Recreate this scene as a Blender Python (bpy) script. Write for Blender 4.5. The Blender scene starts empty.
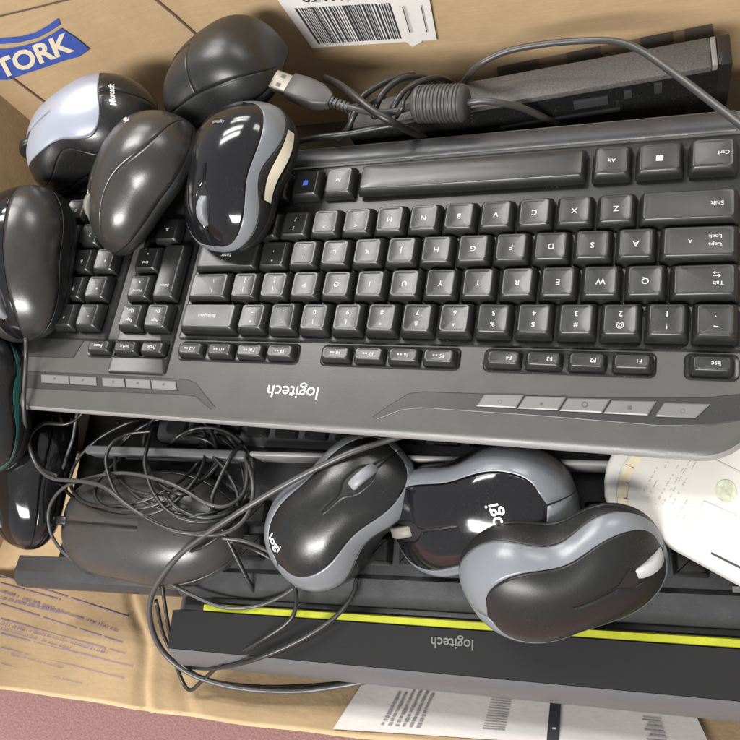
import bpy, math, random
from mathutils import Vector, Matrix
random.seed(7)
S = 0.01                                   # everything below is written in centimetres
scene = bpy.context.scene

# ------------------------------------------------------------------ camera
CW = Vector((-3.15105, -13.3208, 30.39221))
R0 = Vector((0.92489991, 0.15995794, -0.34492553))      # camera right
R1 = Vector((0.03608212, -0.94002840, -0.33918237))     # camera down
R2 = Vector((-0.37849470, 0.30126410, -0.87520380))     # camera forward
FN = 1.9
cam = bpy.data.cameras.new('camera')
cam.sensor_width = 36
cam.lens = FN * 18
cam.clip_start = 0.01
cam.clip_end = 100
camo = bpy.data.objects.new('camera', cam)
scene.collection.objects.link(camo)
M = Matrix((R0, -R1, -R2)).transposed().to_4x4()
M.translation = CW * S
camo.matrix_world = M
scene.camera = camo

# ------------------------------------------------------------------ world, lamps, exposure
w = bpy.data.worlds.new('World')
scene.world = w
w.use_nodes = True
bg = w.node_tree.nodes['Background']
bg.inputs[0].default_value = (0.97, 0.98, 1.0, 1)
bg.inputs[1].default_value = 0.38


def lamp(name, loc, target, sx, sy, power, col=(1, 0.985, 0.955), rz=0):
    l = bpy.data.lights.new(name, 'AREA')
    l.shape = 'RECTANGLE'
    l.size = sx
    l.size_y = sy
    l.energy = power
    l.color = col
    o = bpy.data.objects.new(name, l)
    scene.collection.objects.link(o)
    o.location = loc
    o.rotation_euler = (0, 0, rz)
    return o


# recessed office ceiling panels, 2.1 m above the box, then one added fill lamp lower down
for ly, pw in ((0.90, 26), (1.36, 26), (2.3, 16), (2.76, 16)):            # twin tubes side by side
    lamp('ceiling_and_fill_lamp', (-1.42, ly, 2.1), None, 1.35, 0.24, pw)
lamp('ceiling_and_fill_lamp', (0.75, 1.5, 2.1), None, 1.2, 0.6, 20)
lamp('ceiling_and_fill_lamp', (-0.5, -1.75, 1.55), None, 1.3, 0.6, 105)  # lower fill added behind the camera to brighten the back wall

scene.view_settings.view_transform = 'Standard'
scene.view_settings.look = 'None'
scene.view_settings.exposure = 0.42
scene.view_settings.gamma = 1


# ------------------------------------------------------------------ pixel -> point helpers
def ray(px, py):
    a, b = (px - 370) / 370 / FN, (py - 370) / 370 / FN
    return R0 * a + R1 * b + R2


def at(px, py, z):
    d = ray(px, py)
    return CW + d * ((z - CW.z) / d.z)


def hit(px, py, p0, n):
    d = ray(px, py)
    return CW + d * ((p0 - CW).dot(n) / d.dot(n))


# ------------------------------------------------------------------ materials
def mat(name, col, rough=0.5, metal=0.0, spec=0.5, bump=0.0, bscale=60, var=0.0, vscale=8, rvar=0.0, coat=0.0, dust=0.0, sheen=0.0):
    m = bpy.data.materials.new(name)
    m.use_nodes = True
    nt = m.node_tree
    b = nt.nodes['Principled BSDF']
    b.inputs['Base Color'].default_value = (*col, 1)
    b.inputs['Roughness'].default_value = rough
    b.inputs['Metallic'].default_value = metal
    b.inputs['Specular IOR Level'].default_value = spec
    b.inputs['Coat Weight'].default_value = coat
    b.inputs['Coat Roughness'].default_value = 0.12
    tc = nt.nodes.new('ShaderNodeTexCoord')

    def noise(scale, detail=4, rgh=0.6):
        n = nt.nodes.new('ShaderNodeTexNoise')
        n.inputs['Scale'].default_value = scale
        n.inputs['Detail'].default_value = detail
        n.inputs['Roughness'].default_value = rgh
        nt.links.new(tc.outputs['Object'], n.inputs['Vector'])
        return n

    def ramp(src, lo, hi, c0, c1):
        r = nt.nodes.new('ShaderNodeMapRange')
        r.inputs['From Min'].default_value = lo
        r.inputs['From Max'].default_value = hi
        r.inputs['To Min'].default_value = c0
        r.inputs['To Max'].default_value = c1
        nt.links.new(src, r.inputs['Value'])
        return r.outputs[0]
    colsock = None
    if var > 0:
        n = noise(vscale * 10)
        mx = nt.nodes.new('ShaderNodeMix')
        mx.data_type = 'RGBA'
        nt.links.new(ramp(n.outputs['Fac'], 0.3, 0.7, 0, 1), mx.inputs['Factor'])
        mx.inputs['A'].default_value = (*[c * (1 - var) for c in col], 1)
        mx.inputs['B'].default_value = (*[min(1, c * (1 + var)) for c in col], 1)
        colsock = mx.outputs['Result']
    if dust > 0:                                     # specks of dust lying on the plastic
        n = noise(1400, 2, 0.5)
        n2 = noise(55, 4, 0.6)
        f1 = ramp(n.outputs['Fac'], 0.60, 0.74, 0, 1)
        f2 = ramp(n2.outputs['Fac'], 0.42, 0.72, 0.1, 1)
        mul = nt.nodes.new('ShaderNodeMath')
        mul.operation = 'MULTIPLY'
        nt.links.new(f1, mul.inputs[0])
        nt.links.new(f2, mul.inputs[1])
        mul2 = nt.nodes.new('ShaderNodeMath')
        mul2.operation = 'MULTIPLY'
        nt.links.new(mul.outputs[0], mul2.inputs[0])
        mul2.inputs[1].default_value = dust
        mx = nt.nodes.new('ShaderNodeMix')
        mx.data_type = 'RGBA'
        nt.links.new(mul2.outputs[0], mx.inputs['Factor'])
        if colsock:
            nt.links.new(colsock, mx.inputs['A'])
        else:
            mx.inputs['A'].default_value = (*col, 1)
        mx.inputs['B'].default_value = (0.28, 0.265, 0.245, 1)
        colsock = mx.outputs['Result']
    if colsock:
        nt.links.new(colsock, b.inputs['Base Color'])
    if rvar > 0:
        n = noise(90, 5, 0.65)
        nt.links.new(ramp(n.outputs['Fac'], 0.3, 0.7, max(0.02, rough - rvar), min(1, rough + rvar)), b.inputs['Roughness'])
    if bump > 0:
        n = noise(bscale * 10, 3)
        bp = nt.nodes.new('ShaderNodeBump')
        bp.inputs['Strength'].default_value = bump
        bp.inputs['Distance'].default_value = 0.0006
        nt.links.new(n.outputs['Fac'], bp.inputs['Height'])
        nt.links.new(bp.outputs[0], b.inputs['Normal'])
    return m


def cardboard_mat():
    m = mat('cardboard', (0.43, 0.305, 0.175), 0.85, spec=0.2, var=0.06, vscale=3, bump=0.18, bscale=40)
    nt = m.node_tree
    b = nt.nodes['Principled BSDF']
    tc = next(n for n in nt.nodes if n.type == 'TEX_COORD')
    # paper fibres, stretched, and soft flute lines under the liner
    mp = nt.nodes.new('ShaderNodeMapping')
    mp.inputs['Scale'].default_value = (40, 40, 900)
    nt.links.new(tc.outputs['Object'], mp.inputs['Vector'])
    n = nt.nodes.new('ShaderNodeTexNoise')
    n.inputs['Scale'].default_value = 1
    n.inputs['Detail'].default_value = 5
    nt.links.new(mp.outputs[0], n.inputs['Vector'])
    mr = nt.nodes.new('ShaderNodeMapRange')
    mr.inputs['From Min'].default_value = 0.3
    mr.inputs['From Max'].default_value = 0.7
    mr.inputs['To Min'].default_value = 0.95
    mr.inputs['To Max'].default_value = 1.04
    nt.links.new(n.outputs['Fac'], mr.inputs['Value'])
    src = b.inputs['Base Color'].links[0].from_socket
    mx = nt.nodes.new('ShaderNodeMix')
    mx.data_type = 'RGBA'
    mx.blend_type = 'MULTIPLY'
    mx.inputs['Factor'].default_value = 1
    nt.links.new(src, mx.inputs['A'])
    nt.links.new(mr.outputs[0], mx.inputs['B'])
    nt.links.new(mx.outputs['Result'], b.inputs['Base Color'])
    # flutes telegraphing through the liner, plus dents
    wv = nt.nodes.new('ShaderNodeTexWave')
    wv.bands_direction = 'X'
    wv.inputs['Scale'].default_value = 48
    wv.inputs['Distortion'].default_value = 1.2
    wv.inputs['Detail'].default_value = 2
    nt.links.new(tc.outputs['Object'], wv.inputs['Vector'])
    dn = nt.nodes.new('ShaderNodeTexNoise')
    dn.inputs['Scale'].default_value = 26
    dn.inputs['Detail'].default_value = 5
    nt.links.new(tc.outputs['Object'], dn.inputs['Vector'])
    b0 = next(n for n in nt.nodes if n.type == 'BUMP')
    b1 = nt.nodes.new('ShaderNodeBump')
    b1.inputs['Strength'].default_value = 0.10
    b1.inputs['Distance'].default_value = 0.0006
    b2 = nt.nodes.new('ShaderNodeBump')
    b2.inputs['Strength'].default_value = 0.35
    b2.inputs['Distance'].default_value = 0.004
    nt.links.new(wv.outputs['Fac'], b1.inputs['Height'])
    nt.links.new(dn.outputs['Fac'], b2.inputs['Height'])
    nt.links.new(b2.outputs[0], b1.inputs['Normal'])
    nt.links.new(b1.outputs[0], b0.inputs['Normal'])
    return m


MT = {}
MT['card'] = cardboard_mat()
MT['card_edge'] = mat('cardboard_cut_edge', (0.62, 0.46, 0.25), 0.9, bump=0.6, bscale=60, var=0.15, vscale=30)
MT['ink_blue'] = mat('blue_ink', (0.035, 0.075, 0.33), 0.75, var=0.12, vscale=20)
MT['ink_line'] = mat('violet_ink', (0.17, 0.125, 0.21), 0.8, var=0.25, vscale=40)
MT['ink_frame'] = mat('dark_printed_rule', (0.11, 0.075, 0.06), 0.8)
MT['ink_black'] = mat('black_ink', (0.03, 0.028, 0.035), 0.7)
MT['ink_grey'] = mat('faded_ink', (0.28, 0.26, 0.27), 0.8, var=0.3, vscale=60)
MT['paper'] = mat('label_paper', (0.68, 0.65, 0.62), 0.55, var=0.03, vscale=6, bump=0.15, bscale=20)
MT['print_light'] = mat('print_unprinted', (0.66, 0.57, 0.42), 0.8)
MT['floor'] = mat('mauve_carpet', (0.26, 0.148, 0.138), 0.95, spec=0.1, var=0.22, vscale=60, bump=1.0, bscale=60)
MT['case'] = mat('keyboard_grey', (0.070, 0.069, 0.065), 0.36, spec=0.45, bump=0.06, bscale=90, rvar=0.05, var=0.04, vscale=5, dust=0.12)
MT['case_side'] = mat('keyboard_charcoal', (0.055, 0.053, 0.05), 0.4, bump=0.1, bscale=90, dust=0.2)
MT['trim'] = mat('silver_trim', (0.27, 0.265, 0.26), 0.4, metal=0.3, rvar=0.08)
MT['well'] = mat('key_well_black', (0.008, 0.008, 0.008), 0.32, dust=0.30)
MT['trough'] = mat('button_trough', (0.016, 0.016, 0.016), 0.4, dust=0.15)
MT['key'] = mat('key_black', (0.0125, 0.0125, 0.0125), 0.33, spec=0.6, bump=0.03, bscale=120, rvar=0.04, dust=0.12)
MT['media'] = mat('media_silver', (0.135, 0.135, 0.13), 0.38, metal=0.1, rvar=0.08)
MT['legend'] = mat('legend_white', (0.58, 0.58, 0.57), 0.5)
MT['mark_white'] = mat('mark_white', (0.80, 0.80, 0.78), 0.4)
MT['legend_blue'] = mat('legend_blue', (0.06, 0.14, 0.62), 0.5)
MT['legend_dark'] = mat('legend_dark', (0.06, 0.06, 0.06), 0.5)
MT['black_gloss'] = mat('gloss_black', (0.006, 0.006, 0.007), 0.11, spec=0.6, rvar=0.05, dust=0.10)
MT['black_satin'] = mat('satin_black', (0.012, 0.0118, 0.0118), 0.27, spec=0.45, bump=0.05, bscale=150, rvar=0.07, dust=0.12)
MT['black_soft'] = mat('soft_black', (0.012, 0.012, 0.012), 0.36, spec=0.5, bump=0.12, bscale=150, dust=0.15)
MT['rim'] = mat('slate_grey', (0.155, 0.165, 0.18), 0.27, spec=0.5, rvar=0.06, dust=0.1)
MT['silver'] = mat('pearl_silver', (0.36, 0.38, 0.45), 0.32, metal=0.35, bump=0.03, bscale=200)
MT['warm_grey'] = mat('warm_charcoal', (0.027, 0.025, 0.023), 0.28, spec=0.6, bump=0.05, bscale=150, rvar=0.06, dust=0.1)
MT['mid_grey'] = mat('worn_grey', (0.036, 0.0355, 0.035), 0.31, spec=0.5, bump=0.06, bscale=120, rvar=0.06, dust=0.15)
MT['plug_grey'] = mat('plug_grey', (0.055, 0.052, 0.05), 0.45, dust=0.2)
MT['cream'] = mat('cream_label', (0.70, 0.64, 0.50), 0.5)
MT['wheel_grey'] = mat('wheel_grey', (0.19, 0.195, 0.21), 0.45)
MT['wheel_olive'] = mat('wheel_tan', (0.15, 0.14, 0.115), 0.5)
MT['wheel_pale'] = mat('wheel_pale', (0.34, 0.34, 0.34), 0.4)
MT['teal'] = mat('teal_rim', (0.012, 0.09, 0.072), 0.35)
MT['black_matte'] = mat('matte_black', (0.013, 0.013, 0.013), 0.36, spec=0.32, bump=0.05, bscale=150, dust=0.12)
MT['panel'] = mat('panel_black', (0.010, 0.0095, 0.0095), 0.28, dust=0.04)
MT['lime'] = mat('lime_trim', (0.31, 0.325, 0.010), 0.45, rvar=0.1, var=0.18, vscale=4, dust=0.15)
MT['steel'] = mat('plug_steel', (0.24, 0.215, 0.18), 0.42, metal=0.9, rvar=0.1)
MT['cable'] = mat('cable_black', (0.012, 0.012, 0.012), 0.38, spec=0.6, bump=0.15, bscale=120)
MT['cable_grey'] = mat('cable_grey', (0.042, 0.041, 0.040), 0.40, spec=0.6)
MT['ferrite'] = mat('ferrite_grey', (0.050, 0.049, 0.047), 0.5)
MT['fabric'] = mat('speckled_grey', (0.080, 0.075, 0.073), 0.5, var=0.25, vscale=90, bump=0.5, bscale=110)
MT['white_plastic'] = mat('white_plastic', (0.57, 0.555, 0.515), 0.4, var=0.02, vscale=6)
MT['ink_faint'] = mat('faint_ink', (0.46, 0.45, 0.42), 0.6, var=0.15, vscale=60)
MT['amber'] = mat('amber_print', (0.62, 0.54, 0.38), 0.5, var=0.1, vscale=20)
MT['greenish'] = mat('greenish_print', (0.46, 0.48, 0.36), 0.5, var=0.25, vscale=40)
MT['slab'] = mat('dark_grey_plastic', (0.030, 0.030, 0.032), 0.4, bump=0.1, bscale=90, rvar=0.08, dust=0.15)
MT['slab_light'] = mat('grey_bevel_plastic', (0.085, 0.086, 0.09), 0.42, bump=0.06, bscale=90, rvar=0.06, dust=0.12)
MT['tape_brown'] = mat('brown_print', (0.22, 0.15, 0.09), 0.7)
MT['tape_dark'] = mat('dark_print_square', (0.10, 0.08, 0.07), 0.6)


# ------------------------------------------------------------------ object helpers
def link(o):
    scene.collection.objects.link(o)
    return o


def thing(name, label, cat, loc=(0, 0, 0), group=None, mw=None):
    o = link(bpy.data.objects.new(name, None))
    o.empty_display_size = 0.01
    if mw is not None:
        o.matrix_world = mw
    else:
        o.location = Vector(loc) * S
    o['label'] = label
    o['category'] = cat
    if group:
        o['group'] = group
    return o


def tag(o, label, cat, group=None):
    o['label'] = label
    o['category'] = cat
    if group:
        o['group'] = group
    return o


class MB:
    """collects vertices (cm) and faces with material names, links them as ONE mesh object"""

    def __init__(self):
        self.v, self.f, self.m = [], [], []

    def add(self, verts, faces, m=0):
        k = len(self.v)
        self.v += [tuple(x) for x in verts]
        for f in faces:
            self.f.append(tuple(i + k for i in f))
            self.m.append(m)

    def build(self, name, mats, parent=None, off=(0, 0, 0), smooth=True, angle=None):
        me = bpy.data.meshes.new(name)
        ox, oy, oz = off
        me.from_pydata([((x - ox) * S, (y - oy) * S, (z - oz) * S) for x, y, z in self.v], [], self.f)
        if not isinstance(mats, (list, tuple)):
            mats = [mats]
        for m in mats:
            me.materials.append(MT[m])
        me.polygons.foreach_set('material_index', self.m)
        me.update()
        if smooth:
            me.polygons.foreach_set('use_smooth', [True] * len(me.polygons))
            if angle:
                me.set_sharp_from_angle(angle=math.radians(angle))
        o = link(bpy.data.objects.new(name, me))
        if parent:
            o.parent = parent
        else:
            o.location = Vector(off) * S
        return o


_tc = {}


def text_geo(s, size, bold=0.0):
    """glyph outlines as (verts, faces), centred on the origin"""
    key = (s, size, bold)
    if key in _tc:
        return _tc[key]
    cu = bpy.data.curves.new('lettering', 'FONT')
    cu.body = s
    cu.size = size
    cu.offset = bold
    cu.resolution_u = 3
    cu.align_x = 'CENTER'
    cu.align_y = 'CENTER'
    o = link(bpy.data.objects.new('lettering', cu))
    dg = bpy.context.evaluated_depsgraph_get()
    me = o.evaluated_get(dg).to_mesh()
    vs = [(v.co.x, v.co.y) for v in me.vertices]
    fs = [tuple(p.vertices) for p in me.polygons]
    o.evaluated_get(dg).to_mesh_clear()
    bpy.data.objects.remove(o)
    bpy.data.curves.remove(cu)
    _tc[key] = (vs, fs)
    return vs, fs


def rrect(w, d, r, n=4):
    """rounded rectangle outline, ccw, centred"""
    r = min(r, w / 2 - 1e-3, d / 2 - 1e-3)
    out = []
    for cx, cy, a0 in ((w / 2 - r, d / 2 - r, 0), (-w / 2 + r, d / 2 - r, 90), (-w / 2 + r, -d / 2 + r, 180), (w / 2 - r, -d / 2 + r, 270)):
        for i in range(n + 1):
            a = math.radians(a0 + 90 * i / n)
            out.append((cx + r * math.cos(a), cy + r * math.sin(a)))
    return out


def loft(mb, rings, m=0, cap0=True, cap1=True):
    """rings: lists of 3d points, same count"""
    n = len(rings[0])
    vs = [p for r in rings for p in r]
    fs = []
    for i in range(len(rings) - 1):
        for j in range(n):
            k = (j + 1) % n
            fs.append((i * n + j, i * n + k, (i + 1) * n + k, (i + 1) * n + j))
    if cap0:
        fs.append(tuple(reversed(range(n))))
    if cap1:
        fs.append(tuple((len(rings) - 1) * n + j for j in range(n)))
    mb.add(vs, fs, m)


def offset_poly(p, d):
    """inset a ccw outline by d"""
    n = len(p)
    out = []
    for i in range(n):
        a, b, c = Vector(p[i - 1]), Vector(p[i]), Vector(p[(i + 1) % n])
        e1, e2 = (b - a), (c - b)
        e1 = e1.normalized() if e1.length > 1e-9 else Vector((1, 0))
        e2 = e2.normalized() if e2.length > 1e-9 else e1
        n1, n2 = Vector((-e1.y, e1.x)), Vector((-e2.y, e2.x))
        m = n1 + n2
        m = m / max(1e-6, m.length)
        k = d / max(0.4, m.dot(n1))
        out.append((b.x + m.x * k, b.y + m.y * k))
    return out


def slab(mb, outline, ztop, zbot, bev=0.15, m=0, steps=3):
    """outline ccw (x,y) at full size, rounded over at top and bottom"""
    rings = []
    for i in range(steps + 1):
        a = math.pi / 2 * i / steps
        rings.append([(x, y, zbot + bev * (1 - math.sin(a))) for x, y in offset_poly(outline, bev * (1 - math.cos(a)))][:] if False else [(x, y, zbot + bev - bev * math.cos(a)) for x, y in offset_poly(outline, bev * (1 - math.sin(a)))])
    for i in range(steps + 1):
        a = math.pi / 2 * i / steps
        rings.append([(x, y, ztop - bev + bev * math.sin(a)) for x, y in offset_poly(outline, bev * (1 - math.cos(a)))])
    loft(mb, rings, m)


def catmull(pts, sub=8):
    P = [Vector(p) for p in pts]
    P = [P[0] * 2 - P[1]] + P + [P[-1] * 2 - P[-2]]
    out = []
    for i in range(1, len(P) - 2):
        a, b, c, d = P[i - 1], P[i], P[i + 1], P[i + 2]
        for k in range(sub):
            t = k / sub
            out.append(0.5 * ((2 * b) + (c - a) * t + (2 * a - 5 * b + 4 * c - d) * t * t + (3 * b - a - 3 * c + d) * t ** 3))
    out.append(P[-2])
    return out


def tube(mb, pts, r, n=10, sub=8, m=0, smooth=True, rad=None):
    path = catmull(pts, sub) if smooth else [Vector(p) for p in pts]
    rings = []
    t0 = (path[1] - path[0]).normalized()
    nrm = t0.orthogonal().normalized()
    for i, p in enumerate(path):
        t = (path[min(i + 1, len(path) - 1)] - path[max(i - 1, 0)]).normalized()
        nrm = (nrm - t * nrm.dot(t)).normalized()
        bn = t.cross(nrm)
        rr = rad(i / (len(path) - 1)) if rad else r
        rings.append([p + (nrm * math.cos(2 * math.pi * k / n) + bn * math.sin(2 * math.pi * k / n)) * rr for k in range(n)])
    loft(mb, rings, m)


def frame_text(mb, s, size, o, ux, uy, m=0, bold=0.0, lift=None):
    vs, fs = text_geo(s, size, bold)
    mb.add([o + ux * x + uy * y for x, y in vs], fs, m)


# ================================================================== THE SETTING
g = MB()
zt = -17.0
g.add([(-300, -300, zt), (300, -300, zt), (300, 300, zt), (-300, 300, zt)], [(0, 1, 2, 3)])
fl = g.build('floor', 'floor', smooth=False)
fl['kind'] = 'structure'

# ================================================================== CARDBOARD BOX
YAW = math.radians(5.8)
BU = Vector((math.cos(YAW), math.sin(YAW), 0))
BV = Vector((-math.sin(YAW), math.cos(YAW), 0))


def bx(u, v, z):
    return BU * u + BV * v + Vector((0, 0, z))


box = thing('cardboard_box', 'open brown cardboard box printed with a blue banner, filled with keyboards and mice', 'box', (-22, 0, -14))
BO = (-22, 0, -14)
cA = at(6, 100, 0)
cA = Vector((-49.0, -13.3 + (cA.y + 13.3) / (cA.x + 3.151) * (-49.0 + 3.151), 0))       # left back corner
P0 = Vector((-52.5, -21, 0))
P2 = Vector((-33.0, 21.3, 0))
P3 = Vector((14.0, 19.0, 0))


def panel(a, b, z0, z1, name, lean=0.0, thick=0.45, bow=0.0):
    """an upright sheet of board between plan points a and b; a grid with a slight bow and waviness"""
    mb = MB()
    d = (b - a)
    L = d.length
    d = d / L
    n = Vector((d.y, -d.x, 0))
    if n.dot(CW - a) < 0:
        n = -n
    nu, nv = 36, 14
    for side in (0, 1):
        vs = []
        for j in range(nv + 1):
            for i in range(nu + 1):
                u, v = i / nu, j / nv
                wob = 0.09 * math.sin(u * 9 + v * 4) * math.sin(v * 7 + 1) * math.sin(u * math.pi)
                p = a + d * (L * u) + n * (bow * math.sin(math.pi * u) + wob - side * thick) + Vector((0, 0, z0 + (z1 - z0) * v))
                vs.append(p)
        fs = []
        for j in range(nv):
            for i in range(nu):
                q = j * (nu + 1) + i
                fs.append((q, q + 1, q + nu + 2, q + nu + 1))
        mb.add(vs, fs, 0)
    N = (nu + 1) * (nv + 1)
    rim = []
    top = nv * (nu + 1)
    for i in range(nu):
        rim.append((top + i, top + i + 1, N + top + i + 1, N + top + i))
    mb.v = mb.v
    for f in rim:
        mb.f.append(f)
        mb.m.append(1)
    o = mb.build(name, ['card', 'card_edge'], box, BO)
    return n


nL = panel(P0, cA, -14, 9, 'wall')
nT = panel(cA, P2, -14, 9, 'wall')
nB = panel(P2, P3, -14, 9, 'wall', bow=0.0)
panel(P3, bx(14.5, -13, 0), -14, 9, 'wall')
# floor of the box
mb = MB()
mb.add([bx(-54, -14, -14), bx(16, -14, -14), bx(16, 26, -14), bx(-54, 26, -14)], [(0, 1, 2, 3)])
mb.add([bx(-54, -14, -14.4), bx(16, -14, -14.4), bx(16, 26, -14.4), bx(-54, 26, -14.4)], [(0, 1, 2, 3)])
mb.build('bottom', 'card', box, BO, smooth=False)

# the near flap, folded outwards, with a wavy cut edge
FV0, FZ0, FV1, FZ1 = -11.5, -13.2, -18.75, -9.0


def flap_pt(u, v, dz=0.0):
    """v: 0 at the fold, 1 at the cut edge"""
    sag = -0.5 * math.sin(math.pi * v) + 0.10 * math.sin(u * 0.5) * v
    q = u + 39.2 - 6.2 * v + 0.25 * math.sin(v * 9)
    crease = -0.24 * math.exp(-(q / 0.45) ** 2) + 0.10 * math.exp(-((q - 0.8) / 0.45) ** 2) - 0.12 * math.exp(-((q - 2.2 - v) / 0.5) ** 2)
    edge = 0.10 * math.sin(u * 0.21 + 1.0) + 0.03 * math.sin(u * 0.9)
    return bx(u, FV0 + (FV1 - FV0) * v - edge * v, FZ0 + (FZ1 - FZ0) * v + sag + crease + dz)


mb = MB()
nu, nv = 420, 30
U0, U1 = -56.0, 16.0
for side in (0, 1):
    vs = [flap_pt(U0 + (U1 - U0) * i / nu, j / nv, -0.38 * side) for j in range(nv + 1) for i in range(nu + 1)]
    fs = [(j * (nu + 1) + i, j * (nu + 1) + i + 1, (j + 1) * (nu + 1) + i + 1, (j + 1) * (nu + 1) + i) for j in range(nv) for i in range(nu)]
    mb.add(vs, fs, 0)
N = (nu + 1) * (nv + 1)
T = nv * (nu + 1)
for i in range(nu):
    mb.f.append((T + i, T + i + 1, N + T + i + 1, N + T + i))
    mb.m.append(1)
mb.build('flap', ['card', 'card_edge'], box, BO)


def flap_hit(px, py, lift=0.05):
    """where the sight line through a pixel meets the flap, lifted off it"""
    d = ray(px, py)
    lo, hi = 20.0, 90.0
    for _ in range(50):
        t = (lo + hi) / 2
        p = CW + d * t
        u, vv = p.dot(BU), p.dot(BV)
        v = (vv - FV0) / (FV1 - FV0)
        v = min(1.2, max(-0.3, v))
        if p.z > flap_pt(u, v).z:
            lo = t
        else:
            hi = t
    p = CW + d * lo
    return p - d.normalized() * lift


# printing on the boards -------------------------------------------------
def strip(mb, pts, width, m=0, nrm=None):
    """flat ribbon through points lying on a surface"""
    for a, b in zip(pts[:-1], pts[1:]):
        t = (b - a)
        s = nrm.cross(t).normalized() * width / 2
        mb.add([a - s, b - s, b + s, a + s], [(0, 1, 2, 3)], m)


def on(pxs, p0, n, lift=0.12):
    return [hit(x, y, p0 + n * lift, n) for x, y in pxs]


def lerp2(a, b, t):
    return (a[0] + (b[0] - a[0]) * t, a[1] + (b[1] - a[1]) * t)


for q in ([(-6, 17.5), (34, 8), (70, -1)], [(152, -3), (175, 16), (205, 43)], [(9, 76), (25, 88), (48, 105)]):
    mb = MB()
    strip(mb, on(q, cA, nT), 0.14, 0, nT)
    mb.build('printed_rule', 'ink_frame', box, BO, smooth=False)
# blue banner: ribbon above, band below, letters reading up to the right
mb = MB()
up = [(-12, 39.5), (4, 38), (20, 36.5), (35, 32.5), (48, 25.5), (58, 18)]
lo = [(-12, 44), (4, 44), (20, 42.5), (37, 38), (50, 31), (60, 24.5)]
A, Bq = on(up, cA, nT), on(lo, cA, nT)
mb.add(A + Bq, [(i, i + 1, len(A) + i + 1, len(A) + i) for i in range(len(A) - 1)])
up = [(-12, 49.5), (4, 49), (22, 46), (38, 41.5), (52, 34), (61, 28)]
lo = [(-12, 80), (8, 80), (26, 73.5), (46, 67), (66, 60), (78, 57)]
tip = (89, 49)
A, Bq = on(up, cA, nT), on(lo, cA, nT)
k = len(A)
mb.add(A + Bq + on([tip, (76, 38)], cA, nT), [(i, i + 1, k + i + 1, k + i) for i in range(k - 1)] + [(k - 1, 2 * k + 1, 2 * k, 2 * k - 1)])
bn = mb.build('printed_banner', 'ink_blue', box, BO, smooth=False)
mb = MB()
o0, oxx, oyy = on([(38, 56)], cA, nT, 0.15)[0], on([(58, 48.2)], cA, nT, 0.15)[0], on([(33.5, 46)], cA, nT, 0.15)[0]
ux = (oxx - o0) / 20
uy = (oyy - o0) / 11
o1 = on([(33, 57.5)], cA, nT, 0.15)[0]
vs, fs = text_geo('TORK', 27.5, 0.9)
mb.add([o1 + ux * x * 0.98 + uy * y for x, y in vs], fs)
mb.build('lettering', 'print_light', bn, BO, smooth=False)

# dark printed squares along the back wall behind the speaker bar
sq = [(497, 67), (538, 58.5), (566, 53), (600, 46), (640, 38), (672, 31.5), (684, 29.5), (712, 24)]
mb = MB()
mb.add(on([sq[0], sq[-1], (716, 52), (501, 95)], P2, nB, 0.08), [(0, 1, 2, 3)])
mb.build('printed_strip', 'tape_brown', box, BO, smooth=False)
for k in range(0, 8, 2):
    (xa, ya), (xb, yb_) = sq[k], sq[k + 1]
    q = [(xa, ya), (xb, yb_), (xb + 4, yb_ + 26), (xa + 4, ya + 26)]
    mb = MB()
    mb.add(on(q, P2, nB), [(0, 1, 2, 3)])
    mb.build('printed_square', 'tape_dark', box, BO, smooth=False)

# faded line print on the flap
mb = MB()
rows = [((0, 575), (128, 617), 1), ((0, 583), (60, 600), 1), ((0, 591), (118, 632), 2), ((0, 598), (60, 613), 2),
        ((0, 604), (122, 643), 1), ((0, 619), (128, 655), 1), ((0, 624), (108, 654), 2), ((0, 629), (70, 650), 2), ((0, 634), (132, 667), 1), ((0, 648), (124, 679), 1),
        ((10, 655), (62, 669), 2), ((0, 664), (88, 686), 1)]
for a, b, kind in rows:
    x = 0.0
    n = 110 if kind == 2 else 40
    pts = [flap_hit(*lerp2(a, b, i / n)) for i in range(n + 1)]
    wd = {0: 0.10, 1: 0.075, 2: 0.20}[kind]
    for i in range(n):
        if kind == 2 and random.random() < 0.16:
            continue
        if kind != 2 and random.random() < 0.05:
            continue
        p, q = pts[i], pts[i + 1]
        if kind == 2:
            q = p + (q - p) * random.uniform(0.35, 0.85)
        strip(mb, [p, q], wd * (random.uniform(0.6, 1.1) if kind == 2 else 1), 0, Vector((0, 0, 1)))
mb.build('printed_text', 'ink_line', box, BO, smooth=False)

# barcode sticker on the back wall (upside down) ---------------------------
def quad_map(c, p0=None, n=None, fn=None, lift=0.16):
    """bilinear map of a pixel quad (bl, br, tr, tl) on a plane or a surface"""
    def f(u, v, dl=0.0):
        x, y = lerp2(lerp2(c[0], c[1], u), lerp2(c[3], c[2], u), v)
        if fn:
            return fn(x, y, lift + dl)
        return hit(x, y, p0 + n * (lift + dl), n)
    return f


Q = quad_map([(312, 48), (437, 40), (424, -30), (262, -22)], P2, nB)
mb = MB()
nx = 24
vs = []
for i in range(nx + 1):
    u = i / nx
    ruck = 0.0 if u < 0.74 else 0.22 * abs(math.sin((u - 0.74) * 34))
    for j in range(5):
        vs.append(Q(u, j / 4, ruck))
mb.add(vs, [(i * 5 + j, (i + 1) * 5 + j, (i + 1) * 5 + j + 1, i * 5 + j + 1) for i in range(nx) for j in range(4)])
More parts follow.
